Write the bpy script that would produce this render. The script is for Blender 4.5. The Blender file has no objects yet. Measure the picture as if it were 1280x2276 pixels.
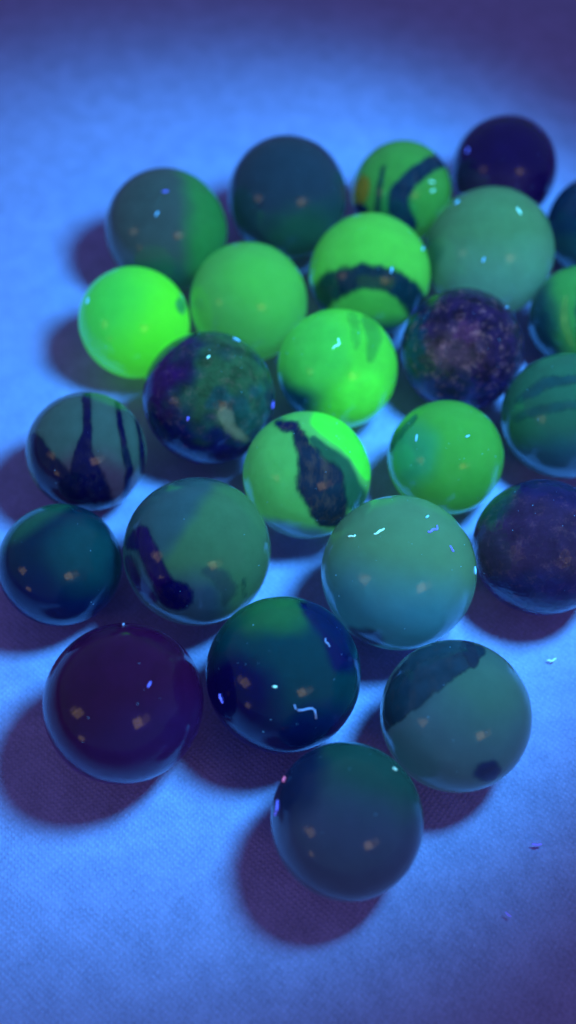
import bpy, bmesh, math, random
import numpy as np
from mathutils import Vector, Matrix, noise

MM = 0.001
scene = bpy.context.scene
col = scene.collection
random.seed(7)

# ------------------------------------------------------------------ camera
CAM = Vector((0.0, -79.31, 108.24)) * MM
cam_d = bpy.data.cameras.new('camera')
cam = bpy.data.objects.new('camera', cam_d)
col.objects.link(cam)
cam.location = CAM
cam.rotation_euler = (math.radians(90 - 58), 0, 0)
cam_d.sensor_fit = 'VERTICAL'
cam_d.sensor_height = 24
cam_d.sensor_width = 24
cam_d.lens = 24 * 2200 / 2276
cam_d.clip_start = 0.002
cam_d.clip_end = 20
cam_d.dof.use_dof = True
cam_d.dof.focus_distance = 0.108
cam_d.dof.aperture_fstop = 7.2
scene.camera = cam

# ------------------------------------------------------------------ light
scene.view_settings.view_transform = 'Standard'
scene.view_settings.look = 'None'
scene.view_settings.exposure = 0
scene.view_settings.gamma = 1
scene.cycles.use_denoising = True
scene.cycles.max_bounces = 8
scene.cycles.diffuse_bounces = 4
scene.cycles.sample_clamp_indirect = 4

world = bpy.data.worlds.new('World')
scene.world = world
world.use_nodes = True
bg = world.node_tree.nodes['Background']
bg.inputs['Color'].default_value = (0.30, 0.50, 1.0, 1)      # dim room
bg.inputs['Strength'].default_value = 0.225

# ultraviolet torch held above the right of the pile, aimed at its middle.
# Materials carry the colour they fluoresce in under it.
LAMP = (0.095, 1.0, 1.45)
GLOW = (0.19, 1.12, 1.62)          # torch and room light together
TORCH = Vector((49.7, -14.7, 119.0)) * MM
AIM = Vector((-6.0, 5.0, 0)) * MM
ld = bpy.data.lights.new('ultraviolet_torch', 'SPOT')
ld.energy = 1.72
ld.color = [c / 1.45 for c in LAMP]
ld.shadow_soft_size = 0.016
ld.spot_size = math.radians(68.5)
ld.spot_blend = 0.52
torch = bpy.data.objects.new('ultraviolet_torch', ld)
col.objects.link(torch)
torch.location = TORCH
tz = (TORCH - AIM).normalized()
tx = (Vector((-1, 1, 0)) - tz * tz.dot(Vector((-1, 1, 0)))).normalized()
torch.rotation_euler = Matrix((tx, tz.cross(tx), tz)).transposed().to_euler()
torch.scale = (0.88, 1.07, 1)       # its beam is a little oval
torch.visible_glossy = False        # ultraviolet itself is not seen in a mirror image


def warm_lamp(name, direction, dist, w, h, power, color):
    d = bpy.data.lights.new(name, 'AREA')
    d.shape = 'RECTANGLE'
    d.size = w
    d.size_y = h
    d.energy = power
    d.color = color
    o = bpy.data.objects.new(name, d)
    col.objects.link(o)
    v = Vector(direction).normalized()
    o.location = v * dist
    o.rotation_euler = (-v).to_track_quat('-Z', 'Y').to_euler()
    return o


# lamps of the room behind the camera: their warm images show in the glass
WARM = (1.0, 0.70, 0.30)
warm_lamp('warm_lamp', (.42, -.725, .537), 1.2, .24, .26, 0.34, WARM)
warm_lamp('warm_lamp', (.58, -.66, .50), 1.2, .30, .22, 0.10, WARM)
warm_lamp('warm_lamp', (-.80, -.40, .40), 1.2, .20, .26, 0.17, WARM)
warm_lamp('warm_lamp', (-.92, -.33, .36), 1.2, .16, .20, 0.05, WARM)
warm_lamp('warm_lamp', (-.70, -.69, .05), 1.2, .14, .15, 0.07, WARM)  # added low lamp, stands in for a glint reflected off the table


# ------------------------------------------------------------------ helpers
def lin(c):
    c = c / 255.0
    return c / 12.92 if c <= 0.04045 else ((c + 0.055) / 1.055) ** 2.4


def glass(rgb, k=1.0):
    """albedo of glass that glows in this sRGB colour under the torch"""
    return tuple(min(0.97, max(0.001, .66 * lin(c) / (l * k))) for c, l in zip(rgb, GLOW)) + (1.0,)


def N(nt, kind, **kw):
    n = nt.nodes.new(kind)
    for k, v in kw.items():
        setattr(n, k, v)
    return n


def new_mat(name):
    m = bpy.data.materials.new(name)
    m.use_nodes = True
    nt = m.node_tree
    return m, nt, nt.nodes['Principled BSDF']


def link(nt, a, b):
    nt.links.new(a, b)


def sstep(a, b, x):
    t = np.clip((x - a) / (b - a), 0, 1)
    return t * t * (3 - 2 * t)


def set_tag(o, label, cat, group=None):
    o['label'] = label
    o['category'] = cat
    if group:
        o['group'] = group


# ---- pattern masks on the unit ball; u right, v up, w towards the viewer
def blob(u, v, a, b, rot=0, soft=.35):
    def f(P):
        c, s = math.cos(math.radians(rot)), math.sin(math.radians(rot))
        x, y = P[:, 0] - u, P[:, 1] - v
        d = np.hypot((x * c + y * s) / a, (-x * s + y * c) / b)
        return 1 - sstep(1 - soft, 1 + soft, d)
    return f


def stroke(pts, wid, soft=.3):
    pts = np.array(pts, float)
    if not hasattr(wid, '__len__'):
        wid = [wid] * len(pts)

    def f(P):
        best = np.full(len(P), 9.0)
        q = P[:, :2]
        for i in range(len(pts) - 1):
            a, b = pts[i], pts[i + 1]
            ab = b - a
            t = np.clip(((q - a) @ ab) / (ab @ ab), 0, 1)
            d = np.linalg.norm(q - a - t[:, None] * ab, axis=1) / (wid[i] + t * (wid[i + 1] - wid[i]))
            best = np.minimum(best, d)
        return 1 - sstep(1 - soft, 1 + soft, best)
    return f


def side(nx, ny, off, soft=.2):
    """the side of a plane towards (nx, ny)"""
    L = math.hypot(nx, ny)

    def f(P):
        return sstep(-soft, soft, (P[:, 0] * nx + P[:, 1] * ny) / L - off)
    return f


def both(f, g):
    return lambda P: f(P) * g(P)


bm0 = bmesh.new()
bmesh.ops.create_icosphere(bm0, subdivisions=6, radius=1)
bm0.verts.ensure_lookup_table()
BALL_V = np.array([v.co[:] for v in bm0.verts])
BALL_F = np.array([[v.index for v in f.verts] for f in bm0.faces])
bm0.free()


def warp(P, amp, freq, seed):
    if amp == 0:
        return P
    o = Vector((seed * 3.7, seed * 1.3, seed * 7.1))
    n = np.array([(lambda w: (w.x, w.y, w.z))(
        noise.noise_vector(Vector(p) * freq + o) + 0.5 * noise.noise_vector(Vector(p) * freq * 2.3 + o)) for p in P])
    return P + amp * n


def mesh_from(name, V, F):
    me = bpy.data.meshes.new(name)
    me.from_pydata(V.tolist(), [], F.tolist())
    me.polygons.foreach_set('use_smooth', [True] * len(me.polygons))
    me.update()
    return me


def float_attr(me, name, vals):
    a = me.attributes.new(name, 'FLOAT', 'POINT')
    a.data.foreach_set('value', np.asarray(vals, np.float32))


def relief(nt, bsdf, r, bump, pits):
    """fine scratches and pits of worn glass"""
    tc = N(nt, 'ShaderNodeTexCoord')
    n1 = N(nt, 'ShaderNodeTexNoise')
    n1.inputs['Scale'].default_value = 2.2 / r
    n1.inputs['Detail'].default_value = 4
    link(nt, tc.outputs['Object'], n1.inputs['Vector'])
    vo = N(nt, 'ShaderNodeTexNoise')
    vo.inputs['Scale'].default_value = 14 / r
    vo.inputs['Detail'].default_value = 3
    link(nt, tc.outputs['Object'], vo.inputs['Vector'])
    mx = N(nt, 'ShaderNodeMath', operation='MULTIPLY_ADD')
    link(nt, vo.outputs['Fac'], mx.inputs[0])
    mx.inputs[1].default_value = pits
    link(nt, n1.outputs['Fac'], mx.inputs[2])
    b = N(nt, 'ShaderNodeBump')
    b.inputs['Strength'].default_value = bump
    b.inputs['Distance'].default_value = r * 0.05
    link(nt, mx.outputs[0], b.inputs['Height'])
    link(nt, b.outputs['Normal'], bsdf.inputs['Normal'])
    # smears: roughness varies
    rr = N(nt, 'ShaderNodeMapRange')
    rr.inputs['From Min'].default_value = .35
    rr.inputs['From Max'].default_value = .7
    rr.inputs['To Min'].default_value = .06
    rr.inputs['To Max'].default_value = .14
    link(nt, n1.outputs['Fac'], rr.inputs['Value'])
    link(nt, rr.outputs[0], bsdf.inputs['Roughness'])
    return tc, n1, vo


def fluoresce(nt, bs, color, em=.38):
    """even emission: bulk glow of fluorescent glass; on dark glass an added lift of shade"""
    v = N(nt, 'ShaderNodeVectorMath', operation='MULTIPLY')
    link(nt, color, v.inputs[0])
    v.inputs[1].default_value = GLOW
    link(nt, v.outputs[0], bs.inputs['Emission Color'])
    bs.inputs['Emission Strength'].default_value = em  # dark glass glows too, lifting its shaded underside


def marble_material(base, zones, r, sss, bump, pits, mottle, em, frost):
    m, nt, bs = new_mat('marble_glass')
    tc, n1, vo = relief(nt, bs, r, bump, pits)
    rgb = N(nt, 'ShaderNodeRGB')
    rgb.outputs[0].default_value = glass(base)
    cur = rgb.outputs[0]
    for i, z in enumerate(zones):
        at = N(nt, 'ShaderNodeAttribute', attribute_name='zone%d' % i)
        mix = N(nt, 'ShaderNodeMix', data_type='RGBA')
        link(nt, at.outputs['Fac'], mix.inputs[0])
        link(nt, cur, mix.inputs[6])
        mix.inputs[7].default_value = glass(z[1])
        cur = mix.outputs[2]
    if frost:                                                   # chipped, frosted skin catching pale flecks
        fr = N(nt, 'ShaderNodeTexNoise')
        fr.inputs['Scale'].default_value = 7 / r
        fr.inputs['Detail'].default_value = 8
        fr.inputs['Roughness'].default_value = .75
        link(nt, tc.outputs['Object'], fr.inputs['Vector'])
        fm = N(nt, 'ShaderNodeMapRange')
        fm.inputs['From Min'].default_value = .53
        fm.inputs['From Max'].default_value = .70
        fm.inputs['To Max'].default_value = frost
        link(nt, fr.outputs['Fac'], fm.inputs['Value'])
        fx = N(nt, 'ShaderNodeMix', data_type='RGBA')
        link(nt, fm.outputs[0], fx.inputs[0])
        link(nt, cur, fx.inputs[6])
        fx.inputs[7].default_value = glass((112, 112, 140))
        cur = fx.outputs[2]
    # cloudiness of the glass
    cl = N(nt, 'ShaderNodeTexNoise')
    cl.inputs['Scale'].default_value = 4.5 / r
    cl.inputs['Detail'].default_value = 6
    cl.inputs['Roughness'].default_value = .62
    link(nt, tc.outputs['Object'], cl.inputs['Vector'])
    mr = N(nt, 'ShaderNodeMapRange')
    mr.inputs['From Min'].default_value = .3
    mr.inputs['From Max'].default_value = .7
    mr.inputs['To Min'].default_value = 1 - mottle
    mr.inputs['To Max'].default_value = 1 + mottle
    link(nt, cl.outputs['Fac'], mr.inputs['Value'])
    mul = N(nt, 'ShaderNodeVectorMath', operation='SCALE')
    link(nt, cur, mul.inputs[0])
    link(nt, mr.outputs[0], mul.inputs['Scale'])
    link(nt, mul.outputs[0], bs.inputs['Base Color'])
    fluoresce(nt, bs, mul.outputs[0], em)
    bs.inputs['IOR'].default_value = 1.5
    bs.inputs['Subsurface Weight'].default_value = max(sss, .75)
    bs.inputs['Subsurface Anisotropy'].default_value = .6
    bs.inputs['Subsurface Radius'].default_value = (1, 1, 1)
    bs.inputs['Subsurface Scale'].default_value = r * 1.1
    return m


def swirl_material(color, r, bump, pits, strength, streak):
    m, nt, bs = new_mat('swirl_glass')
    tc, n1, vo = relief(nt, bs, r, bump, pits)
    at = N(nt, 'ShaderNodeAttribute', attribute_name='cover')
    cl = N(nt, 'ShaderNodeTexNoise')
    cl.inputs['Scale'].default_value = 5 / r
    cl.inputs['Detail'].default_value = 5
    link(nt, tc.outputs['Object'], cl.inputs['Vector'])
    mr = N(nt, 'ShaderNodeMapRange')
    mr.inputs['From Min'].default_value = .3
    mr.inputs['From Max'].default_value = .7
    mr.inputs['To Min'].default_value = .8
    mr.inputs['To Max'].default_value = 1.2
    link(nt, cl.outputs['Fac'], mr.inputs['Value'])
    rgb = N(nt, 'ShaderNodeRGB')
    rgb.outputs[0].default_value = glass(color)
    mul = N(nt, 'ShaderNodeVectorMath', operation='SCALE')
    mp = N(nt, 'ShaderNodeMapping')
    mp.inputs['Scale'].default_value = (1.0, .35, 1.0)           # drawn out along the pull of the glass
    link(nt, tc.outputs['Object'], mp.inputs['Vector'])
    st = N(nt, 'ShaderNodeTexNoise')
    st.inputs['Scale'].default_value = 9 / r
    st.inputs['Detail'].default_value = 5
    st.inputs['Roughness'].default_value = .65
    link(nt, mp.outputs[0], st.inputs['Vector'])
    mk = N(nt, 'ShaderNodeMapRange')
    mk.inputs['From Min'].default_value = .46
    mk.inputs['From Max'].default_value = .68
    mk.inputs['To Max'].default_value = streak
    link(nt, st.outputs['Fac'], mk.inputs['Value'])
    tint = N(nt, 'ShaderNodeMix', data_type='RGBA')
    link(nt, mk.outputs[0], tint.inputs[0])
    link(nt, rgb.outputs[0], tint.inputs[6])
    tint.inputs[7].default_value = glass((54, 64, 78))
    link(nt, tint.outputs[2], mul.inputs[0])
    link(nt, mr.outputs[0], mul.inputs['Scale'])
    link(nt, mul.outputs[0], bs.inputs['Base Color'])
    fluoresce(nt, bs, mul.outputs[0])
    eg = N(nt, 'ShaderNodeMath', operation='MULTIPLY_ADD')         # feathered, uneven edge
    link(nt, st.outputs['Fac'], eg.inputs[0])
    eg.inputs[1].default_value = -.9
    eg.inputs[2].default_value = .45
    ea = N(nt, 'ShaderNodeMath', operation='ADD')
    link(nt, at.outputs['Fac'], ea.inputs[0])
    link(nt, eg.outputs[0], ea.inputs[1])
    em_ = N(nt, 'ShaderNodeMapRange', interpolation_type='SMOOTHSTEP')
    em_.inputs['From Min'].default_value = .12
    em_.inputs['From Max'].default_value = .9
    link(nt, ea.outputs[0], em_.inputs['Value'])
    al = N(nt, 'ShaderNodeMath', operation='MULTIPLY')
    link(nt, em_.outputs[0], al.inputs[0])
    al.inputs[1].default_value = strength
    link(nt, al.outputs[0], bs.inputs['Alpha'])
    bs.inputs['IOR'].default_value = 1.5
    return m


# ------------------------------------------------------------------ cloth
def build_cloth():
    n = 150
    xs = np.linspace(-1, 1, n)
    g = np.sign(xs) * np.abs(xs) ** 2.2 * 0.9            # dense near the marbles
    V, F = [], []
    for y in g:
        for x in g:
            h = noise.noise(Vector((x * 22, y * 22, 1.7))) * .5 + noise.noise(Vector((x * 60, y * 60, 4.1))) * .2
            rr = math.hypot(x, y)
            V.append((x, y, -0.0001 + min(0, h - .35) * 0.0011 * (1 + 6 * max(0, rr - .06) / .1 if rr < .3 else 10)))
    for j in range(n - 1):
        for i in range(n - 1):
            F.append((j * n + i, j * n + i + 1, (j + 1) * n + i + 1, (j + 1) * n + i))
    me = mesh_from('cloth', np.array(V), np.array(F))
    o = bpy.data.objects.new('cloth', me)
    col.objects.link(o)
    m, nt, bs = new_mat('woven_cloth')
    tc = N(nt, 'ShaderNodeTexCoord')
    mp = N(nt, 'ShaderNodeMapping')
    mp.inputs['Rotation'].default_value = (0, 0, math.radians(38))
    link(nt, tc.outputs['Object'], mp.inputs['Vector'])
    dn = N(nt, 'ShaderNodeTexNoise')
    dn.inputs['Scale'].default_value = 300
    dn.inputs['Detail'].default_value = 3
    link(nt, mp.outputs[0], dn.inputs['Vector'])
    waves = []
    for d in ('X', 'Y'):
        w = N(nt, 'ShaderNodeTexWave', bands_direction=d)
        w.inputs['Scale'].default_value = 620
        w.inputs['Distortion'].default_value = 2.5
        w.inputs['Detail'].default_value = 2
        w.inputs['Detail Scale'].default_value = 1.2
        link(nt, mp.outputs[0], w.inputs['Vector'])
        waves.append(w)
    mxw = N(nt, 'ShaderNodeMath', operation='MULTIPLY')
    link(nt, waves[0].outputs['Fac'], mxw.inputs[0])
    link(nt, waves[1].outputs['Fac'], mxw.inputs[1])
    fz = N(nt, 'ShaderNodeTexNoise')
    fz.inputs['Scale'].default_value = 2600
    fz.inputs['Detail'].default_value = 4
    link(nt, mp.outputs[0], fz.inputs['Vector'])
    ad = N(nt, 'ShaderNodeMath', operation='ADD')
    link(nt, mxw.outputs[0], ad.inputs[0])
    link(nt, fz.outputs['Fac'], ad.inputs[1])
    b = N(nt, 'ShaderNodeBump')
    b.inputs['Strength'].default_value = .55
    b.inputs['Distance'].default_value = 0.00009
    link(nt, ad.outputs[0], b.inputs['Height'])
    link(nt, b.outputs['Normal'], bs.inputs['Normal'])
    # colour: slightly uneven brightener in the threads
    cr = N(nt, 'ShaderNodeMapRange')
    cr.inputs['From Min'].default_value = .3
    cr.inputs['From Max'].default_value = .72
    cr.inputs['To Min'].default_value = .74
    cr.inputs['To Max'].default_value = 1.2
    mixn = N(nt, 'ShaderNodeMath', operation='MULTIPLY_ADD')
    link(nt, fz.outputs['Fac'], mixn.inputs[0])
    mixn.inputs[1].default_value = .55
    mixn.inputs[2].default_value = 0
    m2 = N(nt, 'ShaderNodeMath', operation='MULTIPLY_ADD')
    wv = N(nt, 'ShaderNodeMath', operation='MULTIPLY_ADD')
    link(nt, mxw.outputs[0], wv.inputs[0])
    wv.inputs[1].default_value = .22
    link(nt, dn.outputs['Fac'], wv.inputs[2])
    link(nt, wv.outputs[0], m2.inputs[0])
    m2.inputs[1].default_value = .43
    link(nt, mixn.outputs[0], m2.inputs[2])
    link(nt, m2.outputs[0], cr.inputs['Value'])
    rgb = N(nt, 'ShaderNodeRGB')
    rgb.outputs[0].default_value = (0.50, 0.30, 0.76, 1)
    mul = N(nt, 'ShaderNodeVectorMath', operation='SCALE')
    link(nt, rgb.outputs[0], mul.inputs[0])
    link(nt, cr.outputs[0], mul.inputs['Scale'])
    link(nt, mul.outputs[0], bs.inputs['Base Color'])
    bs.inputs['Roughness'].default_value = .9
    bs.inputs['Specular IOR Level'].default_value = .15
    me.materials.append(m)
    set_tag(o, 'white woven cloth glowing blue under the marbles, its far corners in purple shade', 'cloth')
    return o


build_cloth()

# ------------------------------------------------------------------ marbles
NAVY = (4, 9, 66)
# x, y, radius in mm; base colour; zones (mask, colour) blended into the glass; swirls (mask, colour) that lie in
# its skin; label.  warp = (amount, frequency) of the swirl edges
MARBLES, MARBLE_R = {}, {}


def marble(key, x, y, r, label, base, zones=(), swirls=(), sss=0.0, bump=.10, pits=.12, mottle=.08, wz=(.12, 1.6), ws=(.025, 2.6), streak=.15, frost=0.0, soft=.05):
    k = len(MARBLES) + 1
    R = r * MM
    V = warp(BALL_V, .006, 1.7, k)                       # never a perfect ball
    V = V * (R / np.linalg.norm(V, axis=1).mean())
    me = mesh_from('marble', V, BALL_F)
    o = bpy.data.objects.new('marble', None if swirls else me)
    col.objects.link(o)
    if swirls:
        o.empty_display_size = R
        body = bpy.data.objects.new('glass_body', me)
        col.objects.link(body)
        body.parent = o
    o.location = (x * MM, y * MM, R)
    zz = (CAM - o.location).normalized()                 # the way each one lies: its marked side up and outward
    xx = Vector((0, math.sin(math.radians(58)), math.cos(math.radians(58)))).cross(zz).normalized()
    o.rotation_euler = Matrix((xx, zz.cross(xx), zz)).transposed().to_euler()
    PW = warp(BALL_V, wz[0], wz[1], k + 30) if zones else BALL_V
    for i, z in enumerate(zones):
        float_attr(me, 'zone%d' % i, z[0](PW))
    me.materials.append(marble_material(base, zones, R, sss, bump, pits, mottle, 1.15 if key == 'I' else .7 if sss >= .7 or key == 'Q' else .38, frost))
    PS = warp(BALL_V, ws[0], ws[1], k + 60) if swirls else BALL_V
    for i, s in enumerate(swirls):
        c = sum(s[0](PS + np.array([math.cos(t), math.sin(t), 0]) * q) for q in (soft * .5, soft) for t in np.arange(6) * 1.047) / 12 * sstep(-.05, .2, BALL_V[:, 2])
        keep = (c[BALL_F] > .01).any(axis=1)
        f = BALL_F[keep]
        idx, inv = np.unique(f, return_inverse=True)
        sm = mesh_from('swirl', V[idx] * (1.0015 + .0012 * i), inv.reshape(f.shape))
        float_attr(sm, 'cover', c[idx])
        so = bpy.data.objects.new(s[3] if len(s) > 3 else 'swirl', sm)
        col.objects.link(so)
        so.parent = o
        sm.materials.append(swirl_material(s[1], R, bump, pits, s[2], streak))
        if len(s) > 4:
            so['label'] = s[4]
    set_tag(o, label, 'marble', 'glass marbles piled on the cloth')
    MARBLES[key] = o
    MARBLE_R[key] = R
    return o


marble('A', -17.5, 30.6, 8.73, 'two-tone marble at the far left, grey-teal left half and green right half', (43, 83, 104),
       zones=[(side(1, .05, .32, .2), (31, 124, 81)), (blob(-.2, -.75, .6, .3), (24, 85, 96))], sss=.4)
marble('B', -.1, 37.4, 8.81, 'dark slate-blue marble at the back beside the two-tone marble, two warm glints', (22, 57, 92),
       zones=[(blob(.25, -.6, .65, .45, 20, .6), (20, 75, 82))])
marble('C', 17.0, 40.2, 7.49, 'green marble with dark curved stripes and an ochre patch, at the back', (47, 144, 82),
       zones=[(blob(-.1, -.35, .35, .5), (30, 127, 84))],
       swirls=[(stroke([(.85, .62), (.55, .50), (.2, .26), (-.04, 0), (-.06, -.28), (.15, -.6)], [.15, .15, .16, .17, .19, .16]), (4, 38, 74), 1),
               (stroke([(-.34, .5), (-.41, .16), (-.46, -.4)], [.035, .045, .07]), (8, 58, 70), 1),
               (blob(-.78, .06, .16, .30, -12), (104, 108, 44), .7, 'patch', 'ochre patch'),
               (blob(-.84, -.33, .22, .17), (2, 23, 82), 1)], sss=.5)
marble('D', 32.9, 44.9, 7.85, 'blackish purple marble farthest back, at the top right of the pile', (15, 2, 77),
       zones=[(blob(-.1, -.35, .6, .35, 0, .7), (32, 23, 86))])
marble('E', 28.4, 25.8, 9.03, 'plain cloudy sea-green marble in front of the blackish purple one', (53, 124, 108),
       zones=[(side(0, -1, .1, .5), (64, 144, 151)), (blob(-.95, -.1, .25, .5), (28, 90, 96))], sss=.6)
marble('F', 45.4, 33.1, 7.4, 'dark navy-teal marble cut by the right edge, behind the green streaked one', (8, 45, 92),
       zones=[(blob(-.6, -.5, .4, .4), (14, 62, 92))])
marble('G', 11.4, 22.1, 8.41, 'bright green marble with a broad dark arc across its lower half', (57, 174, 82),
       zones=[(both(side(0, -1, .18, .2), blob(0, -.5, .6, .42, 0, .5)), (45, 149, 77)),
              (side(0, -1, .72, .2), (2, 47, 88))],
       swirls=[(stroke([(-1.02, -.52), (-.86, -.36), (-.55, -.14), (-.15, .0), (.25, -.04), (.6, -.27), (.82, -.55), (.9, -.75)],
                       [.24, .24, .22, .19, .17, .18, .22, .22], .5), (4, 40, 66), 1),
               (stroke([(-.12, -.08), (.3, -.12)], [.09, .1], .6), (36, 86, 56), .3)], sss=.85, wz=(.05, 2))
marble('H', -5.4, 17.3, 8.06, 'plain soft green marble without markings, right of the brightest one', (53, 158, 92),
       zones=[(blob(.3, .3, .6, .6, 0, .6), (54, 166, 88))], sss=.85, mottle=.04)
marble('I', -20.9, 14.1, 7.49, 'brightest lime green marble at the left of the pile', (58, 200, 58),
       zones=[(blob(-.75, .3, .75, 1.1, -25, .7), (44, 180, 84)), (blob(.88, .32, .09, .13), (30, 132, 82))], sss=1, mottle=.03)  # broad left zone paints the weaker inner glow into the colour
marble('J', -10.1, .2, 8.47, 'dark mottled marble, purple to green, with a pale curved patch', (12, 43, 90),
       zones=[(blob(.3, .2, .6, .7, 0, .5), (28, 83, 70)), (blob(.5, -.15, .3, .35), (18, 73, 92)),
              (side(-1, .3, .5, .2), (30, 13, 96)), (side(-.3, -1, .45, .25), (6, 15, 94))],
       swirls=[(stroke([(.22, -.22), (.30, -.42), (.52, -.58)], [.09, .07, .05], .9), (88, 128, 128), .6, 'patch', 'pale curved patch')],
       frost=.2, bump=.22, pits=.5, mottle=.45, wz=(.35, 2.6))
marble('K', 6.5, 5.5, 7.86, 'bright green marble, dark at its lower left, in front of the dark arc marble', (56, 192, 80),
       zones=[(blob(-.8, -.52, .55, .5, 35, .55), (4, 56, 92)), (blob(-.4, .3, .6, .6), (50, 182, 92)), (blob(.45, -.4, .4, .4), (62, 214, 86))],  # last zone paints the stronger inner glow at lower right
       swirls=[(stroke([(.52, .8), (.58, .5), (.52, .15)], [.12, .12, .05], .8), (34, 140, 78), .55),
               (stroke([(.25, .85), (.3, .55), (.28, .3)], [.08, .08, .04], .8), (40, 160, 82), .5)], sss=.9, wz=(.05, 2))
marble('L', 23.1, 8.6, 8.12, 'frosted mottled purple marble with pitted skin, right of the middle', (22, 18, 74),
       zones=[(side(-1, 0, .58, .03), (10, 43, 96)), (blob(-.12, .05, .42, .34, 5, .4), (50, 50, 84)), (blob(.1, .3, .2, .2), (50, 38, 88)),
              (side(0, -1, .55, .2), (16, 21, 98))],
       frost=.58, bump=.5, pits=1.0, mottle=.7, wz=(.16, 5))
marble('M', 40.3, 15.3, 7.13, 'green streaked marble cut by the right edge, dark on its left', (12, 58, 92),
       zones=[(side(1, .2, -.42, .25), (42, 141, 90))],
       swirls=[(stroke([(-.28, .4), (-.3, -.1), (-.15, -.5)], [.05, .08, .04], .7), (70, 150, 92), .6, 'streak', 'bright green streak'),
               (stroke([(-.02, .7), (-.02, .1), (0, -.5)], [.05, .07, .05], .7), (12, 73, 86), .8)], sss=.3)
marble('N', 35.2, -2.3, 7.99, 'large dull teal-green marble cut by the right edge, faint darker streaks', (27, 95, 94),
       zones=[(side(0, -1, .35, .3), (26, 79, 120))],
       swirls=[(stroke([(-.7, .25), (-.3, .5), (.2, .55)], [.05, .09, .06], .8), (14, 66, 90), .8),
               (stroke([(-.75, -.02), (-.3, .12), (.3, .2)], [.05, .08, .05], .8), (16, 71, 90), .7)], sss=.2)
marble('O', 29.6, -21.5, 7.95, 'dull purple marble with a speckled top, cut by the right edge', (34, 34, 89),
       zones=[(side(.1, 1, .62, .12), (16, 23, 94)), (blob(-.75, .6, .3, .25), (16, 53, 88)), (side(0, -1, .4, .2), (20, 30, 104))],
       frost=.16, bump=.3, pits=.8, mottle=.3)
marble('P', 19.6, -8.2, 7.17, 'clean mid green marble with a thin dark curve at its left rim', (43, 144, 75),
       zones=[(blob(-.55, .08, .42, .5, 0, .5), (30, 136, 112))],
       swirls=[(stroke([(-.95, .1), (-.82, .36), (-.5, .68)], [.03, .07, .05], .5), (10, 86, 94), .9)], sss=.7, mottle=.05)
marble('Q', 2.3, -11.2, 7.81, 'green marble with a dark eye-shaped swirl and a brighter green band', (58, 166, 106),
       zones=[(stroke([(.25, .85), (.6, .55), (.95, .05)], [.2, .19, .12], .2), (52, 214, 82)),
              (stroke([(.1, .55), (.5, .1), (.72, -.35)], [.06, .16, .22], .3), (20, 86, 80)),
              (side(-.2, -1, .78, .1), (42, 105, 146))],
       swirls=[(stroke([(-.12, .62), (.04, .28), (.2, -.1), (.34, -.5)], [.09, .15, .33, .3], .22), (10, 36, 70), 1, 'swirl', 'dark eye-shaped swirl'),
               (blob(-.3, .74, .2, .1, -15, .3), (2, 19, 82), 1)], sss=.5, wz=(.04, 2), ws=(.05, 3), streak=.6, soft=.06)
marble('R', 12.6, -25.3, 8.82, 'large pale teal marble with four bright lint specks on top', (56, 126, 118),
       zones=[(side(-.2, -1, .15, .45), (40, 126, 176)), (blob(-.42, -.8, .2, .12), (26, 62, 116))], sss=.6, mottle=.05)  # lower zone paints the gradient of light towards the underside
marble('S', -25.1, -7.5, 7.43, 'grey-teal marble with vertical navy streaks at the left of the pile', (44, 92, 111),
       zones=[(blob(.1, -.55, .75, .5, 0, .5), (54, 58, 100))],
       swirls=[(stroke([(.0, .95), (.0, .34), (-.06, -.04), (.0, -.5), (.05, -.98)], [.06, .07, .15, .32, .42], .3), NAVY, 1),
               (stroke([(-.82, .22), (-.7, -.12), (-.5, -.5), (-.3, -.9)], [.08, .2, .3, .4], .4), (4, 9, 66), .95),
               (stroke([(.5, .85), (.56, .25), (.68, -.3), (.62, -.72)], [.035, .055, .06, .05], .4), NAVY, 1),
               (stroke([(.80, .55), (.88, .1), (.92, -.3)], [.025, .035, .05], .4), NAVY, 1)], ws=(.025, 3), soft=.035)
marble('T', -26.5, -23.4, 7.13, 'dark teal marble at the left edge below the streaked one', (2, 36, 82),
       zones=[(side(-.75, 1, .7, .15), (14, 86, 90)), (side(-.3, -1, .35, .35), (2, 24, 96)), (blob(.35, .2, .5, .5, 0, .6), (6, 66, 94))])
marble('U', -10.5, -22.4, 8.56, 'teal-green marble with dark purple hooked swirls on its lower left', (43, 108, 99),
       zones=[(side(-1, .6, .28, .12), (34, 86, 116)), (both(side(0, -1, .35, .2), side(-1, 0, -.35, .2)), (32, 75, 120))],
       swirls=[(stroke([(-.86, .12), (-.72, .2), (-.62, .0), (-.5, -.3), (-.36, -.52), (-.24, -.56)], [.10, .13, .13, .13, .15, .13], .25), (14, 8, 88), 1, 'swirl', 'hooked dark purple swirl'),
               (stroke([(-.88, -.1), (-.78, -.4), (-.55, -.62)], [.07, .09, .06], .5), (20, 17, 94), .9),
               (blob(-.26, -.56, .22, .2, 0, .25), (2, 8, 84), 1),
               (stroke([(.1, -.25), (.3, -.34), (.42, -.5), (.36, -.7)], [.05, .10, .10, .04], .7), (26, 60, 92), .55),  # faint right arc paints subtle shading into the glass colour
               (stroke([(.6, -.34), (.61, -.6)], [.02, .02], .4), (4, 56, 76), 1)], sss=.3)
marble('V', -17.4, -40.8, 8.44, 'plain dark plum-purple marble at the near left, three warm glints', (34, 8, 70),
       zones=[(side(.2, -1, .2, .4), (32, 19, 99))], mottle=.1)
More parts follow.
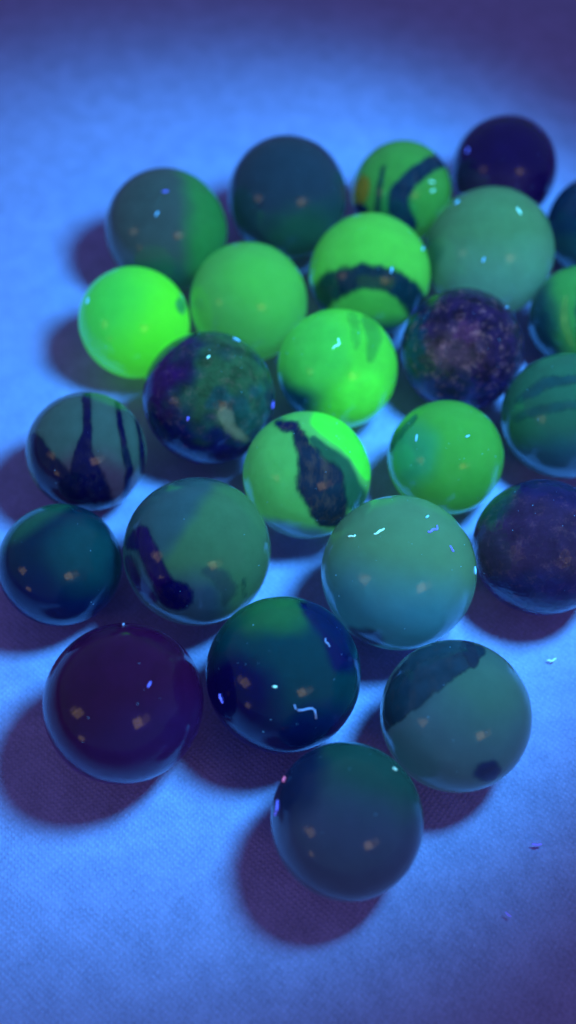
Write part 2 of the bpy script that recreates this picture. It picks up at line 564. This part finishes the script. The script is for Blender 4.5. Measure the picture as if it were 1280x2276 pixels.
marble('W', -.5, -37.5, 8.37, 'dark green and navy swirled marble with a long pale wavy fibre', (2, 57, 88),
       zones=[(blob(-.12, .78, .5, .26, 8, .6), (20, 98, 78)), (blob(-.62, -.28, .55, .48, -20, .4), (2, 2, 88)),
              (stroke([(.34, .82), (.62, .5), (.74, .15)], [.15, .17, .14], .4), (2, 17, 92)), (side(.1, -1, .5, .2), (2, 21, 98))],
       wz=(.10, 2))
marble('X', 17.7, -42.0, 7.95, 'blue-grey marble with a jagged dark wedge over its upper left', (46, 102, 140),
       zones=[(blob(.45, .35, .6, .5, 0, .6), (46, 108, 124))],
       swirls=[(both(both(side(-.62, .78, .35, .035), side(-1, .25, -.17, .05)), blob(0, 0, .93, .97, 0, .03)), (14, 51, 88), 1, 'wedge', 'jagged dark wedge'),
               (stroke([(.16, .9), (.23, .66)], [.09, .07], .15), (12, 43, 84), .9),
               (blob(.40, -.68, .17, .13, 20, .5), (18, 43, 110), .9)], sss=.3, ws=(.035, 7), soft=.012, mottle=.05)
marble('Y', 5.9, -52.9, 7.65, 'smoky slate-teal marble nearest the camera, at the bottom of the pile', (38, 68, 122),
       zones=[(side(.3, 1, .3, .4), (18, 75, 90)), (blob(-.7, .5, .4, .5), (14, 39, 96))], mottle=.06)

# ------------------------------------------------------------------ lint
def lint_material(name, rgb):
    m, nt, bs = new_mat(name)
    bs.inputs['Base Color'].default_value = rgb + (1,)
    bs.inputs['Roughness'].default_value = .8
    n = N(nt, 'ShaderNodeTexNoise')
    n.inputs['Scale'].default_value = 6000
    mr = N(nt, 'ShaderNodeMapRange')
    mr.inputs['To Min'].default_value = .25
    mr.inputs['To Max'].default_value = .75
    tc = N(nt, 'ShaderNodeTexCoord')
    link(nt, tc.outputs['Object'], n.inputs['Vector'])
    link(nt, n.outputs['Fac'], mr.inputs['Value'])
    bs.inputs['Emission Color'].default_value = rgb + (1,)       # optical brightener glowing in the torch light
    link(nt, mr.outputs[0], bs.inputs['Emission Strength'])
    return m


LINT_MAT = {'w': lint_material('white_lint', (.45, .85, .95)), 'b': lint_material('blue_lint', (.18, .45, .95)),
            'v': lint_material('violet_lint', (.16, .14, .95)), 'r': lint_material('pink_lint', (.85, .14, .35)),
            'f': lint_material('faint_lint', (.14, .22, .55))}


def tube(bm, pts, rads, n=6):
    rings = []
    for i, p in enumerate(pts):
        d = (pts[min(i + 1, len(pts) - 1)] - pts[max(i - 1, 0)]).normalized()
        a = d.orthogonal().normalized()
        b = d.cross(a)
        rings.append([bm.verts.new(p + (a * math.cos(t) + b * math.sin(t)) * rads[i])
                      for t in [2 * math.pi * j / n for j in range(n)]])
    for r0, r1 in zip(rings, rings[1:]):
        for j in range(n):
            bm.faces.new((r0[j], r0[(j + 1) % n], r1[(j + 1) % n], r1[j]))
    bm.faces.new(rings[0][::-1])
    bm.faces.new(rings[-1])


# resting on; place (u, v on the marble, or x, y in mm on the cloth); length mm; heading; curl; tone; label
LINT = [
    ('A', -0.15, 0.25, 0.71, 60, 0, 'b', 'bright blue-white lint speck on the grey-teal half of the two-tone marble'),
    ('A', -0.02, 0.59, 0.83, 10, 0.2, 'v', 'faint blue lint fleck high on the two-tone marble'),
    ('D', -0.66, 0.4, 0.77, 80, 0, 'v', 'violet lint speck on the blackish purple marble at the back'),
    ('C', 0.58, 0.18, 0.79, 0, 0, 'w', 'upper pale lint speck right of the dark stripe on the ochre-patched marble'),
    ('C', 0.6, 0.02, 0.65, 20, 0, 'w', 'lower pale lint speck right of the dark stripe on the ochre-patched marble'),
    ('E', 0.43, 0.58, 1.12, -55, 0.1, 'w', 'slanting white lint flake on the plain sea-green marble, upper right'),
    ('E', -0.08, -0.09, 0.62, 70, 0, 'b', 'blue lint speck at the middle of the plain sea-green marble'),
    ('E', -0.47, 0.77, 0.67, 20, 0, 'b', 'blue lint speck on the upper left rim of the plain sea-green marble'),
    ('G', 0.85, 0.4, 0.72, 80, 0, 'b', 'blue lint speck near the right rim of the bright marble with the dark arc'),
    ('G', 0.34, 0.07, 0.78, 75, 0, 'b', 'blue lint speck just above the dark arc of the bright green marble'),
    ('G', 0.74, -0.6, 1.33, 40, 0.2, 'v', 'violet lint flake at the lower right rim of the marble with the dark arc'),
    ('K', -0.01, 0.39, 1.59, 58, 0.75, 'w', 'curled white lint fibre on the bright green marble with the dark lower left'),
    ('I', -0.81, 0.35, 0.79, 60, 0, 'b', 'blue lint speck on the left of the brightest lime marble'),
    ('J', 0.4, 0.86, 0.94, -15, 0.2, 'b', 'blue lint flake on the top rim of the dark mottled marble'),
    ('J', -0.01, 0.58, 0.50, 50, 0, 'w', 'pale lint speck above the middle of the dark mottled marble'),
    ('J', -0.3, -0.29, 0.55, 70, 0, 'v', 'violet lint speck on the purple lower left of the dark mottled marble'),
    ('J', 0.94, -0.09, 0.89, 65, 0, 'v', 'violet lint flake at the right rim of the dark mottled marble'),
    ('L', 0.7, 0.65, 0.95, 60, 0.1, 'b', 'blue-white lint flake near the top right of the frosted purple marble'),
    ('P', -0.47, 0.33, 0.83, 80, 0, 'b', 'blue lint speck on the left of the clean mid green marble'),
    ('P', 0.36, 0.35, 0.51, 30, 0, 'b', 'pale lint speck at the upper right of the clean mid green marble'),
    ('R', -0.57, 0.44, 1.04, -18, 0.6, 'w', 'white curved lint fibre on the large pale teal marble, leftmost'),
    ('R', -0.23, 0.49, 1.23, 28, 0.4, 'w', 'white bent lint fibre on the large pale teal marble, second from left'),
    ('R', 0.42, 0.52, 1.61, 42, 0.8, 'v', 'blue crinkled lint fibre at the upper right of the large pale teal marble'),
    ('R', 0.35, 0.68, 0.52, 60, 0, 'b', 'blue lint speck above the crinkled fibre on the large pale teal marble'),
    ('R', 0.64, 0.29, 0.76, -50, 0.3, 'v', 'blue lint flake lowest right of the four on the large pale teal marble'),
    ('R', 0.95, 0.03, 0.85, -80, 0.1, 'b', 'blue lint flake on the right rim of the large pale teal marble'),
    ('V', 0.29, 0.2, 0.64, 62, 0.1, 'v', 'violet lint speck right of the middle on the plum-purple marble'),
    ('V', -0.01, 0.95, 0.73, 85, 0.5, 'f', 'faint lint wisp on the top of the plum-purple marble'),
    ('W', -0.76, -0.3, 0.94, -55, 0.5, 'v', 'violet lint flake at the left of the green and navy swirled marble'),
    ('W', 0.28, -0.43, 3.0, -38, 0.55, 'f', 'long pale wavy fibre on the green and navy swirled marble'),
    ('W', 0.53, 0.37, 0.94, -50, 0.7, 'f', 'faint curled wisp at the upper right of the green and navy swirled marble'),
    ('W', -0.1, -0.15, 0.42, 0, 0, 'w', 'pale lint speck at the middle of the green and navy swirled marble'),
    ('Y', -0.89, 0.13, 1.51, 68, 0.5, 'v', 'violet curved lint fibre on the left rim of the nearest slate marble'),
    ('Y', -0.81, 0.49, 0.66, 70, 0.1, 'r', 'tiny pink lint fleck above the violet fibre on the nearest slate marble'),
    ('Y', 0.61, 0.63, 0.42, 0, 0, 'w', 'white lint speck at the upper right of the nearest slate marble'),
    ('cloth', 31.1, -32.3, 1.16, 12, 0.5, 'w', 'white lint fibre on the cloth right of the marble with the dark wedge'),
    ('cloth', 26.5, -53.5, 1.05, 0, 0.2, 'v', 'violet lint tuft on the cloth at the lower right'),
    ('cloth', 22.6, -60.5, 0.68, -40, 0.2, 'v', 'violet lint speck on the cloth at the bottom right, lowest of the cloth lint'),
    ('cloth', 19.6, -28.1, 1.05, 60, 0.2, 'v', 'violet lint flake on the cloth behind the marble with the dark wedge'),
]
for k, u, v, length, ang, curl, tone, label in LINT:
    a = math.radians(ang)
    n = 9 if curl else 5
    rt = .095 + .035 * random.random() if length > .9 else .115
    if length > 3:
        rt = .03
    path, wob = [], random.uniform(-1, 1)
    for i in range(n):
        t = i / (n - 1) - .5
        s = curl * length * (.9 * (t * t - .1) + .12 * math.sin(9 * t + wob * 3)) if length < 3 else .16 * length * math.sin(6.5 * t + .5)
        x, y = t * length, s
        path.append((x * math.cos(a) - y * math.sin(a), x * math.sin(a) + y * math.cos(a)))
    if k == 'cloth':
        base = Vector((u, v, rt)) * MM
        pts = [Vector((px, py, 0)) * MM for px, py in path]
    else:
        M_ = MARBLES[k].matrix_basis
        R = MARBLE_R[k]
        c0 = Vector((u, v, math.sqrt(1 - u * u - v * v)))
        base = M_ @ (c0 * (R + rt * .7 * MM))
        e1 = Vector((1, 0, 0)) - c0 * c0.x
        e1.normalize()
        e2 = c0.cross(e1)
        pts = [M_ @ ((c0 * R + (e1 * px + e2 * py) * MM).normalized() * (R + rt * .7 * MM)) - base for px, py in path]
    bm = bmesh.new()
    tube(bm, pts, [rt * MM * (.55 + .45 * math.sin(math.pi * (i + .6) / (n + .2))) * random.uniform(.8, 1.15) for i in range(n)])
    me = bpy.data.meshes.new('lint_fibre')
    bm.to_mesh(me)
    bm.free()
    for p in me.polygons:
        p.use_smooth = True
    me.materials.append(LINT_MAT[tone])
    o = bpy.data.objects.new('lint_fibre', me)
    col.objects.link(o)
    o.location = base
    set_tag(o, label, 'lint', 'lint on the marbles and the cloth')

# fine dust too small and too many to count
bm = bmesh.new()
for key, o in MARBLES.items():
    R = MARBLE_R[key]
    for i in range(16 if key in 'JLORWKPQ' else 7):
        p = Vector((random.gauss(0, .5), random.gauss(.1, .5), random.uniform(.35, 1))).normalized()
        s = random.uniform(.018, .045) * MM
        mm = bmesh.ops.create_icosphere(bm, subdivisions=1, radius=s)
        w = o.matrix_basis @ (p * (R + s * .5))
        bmesh.ops.translate(bm, verts=mm['verts'], vec=w)
me = bpy.data.meshes.new('dust')
bm.to_mesh(me)
bm.free()
me.materials.append(LINT_MAT['b'])
o = bpy.data.objects.new('dust', me)
col.objects.link(o)
o['kind'] = 'stuff'
o['label'] = 'fine pale dust specks scattered over the marbles'
o['category'] = 'dust'
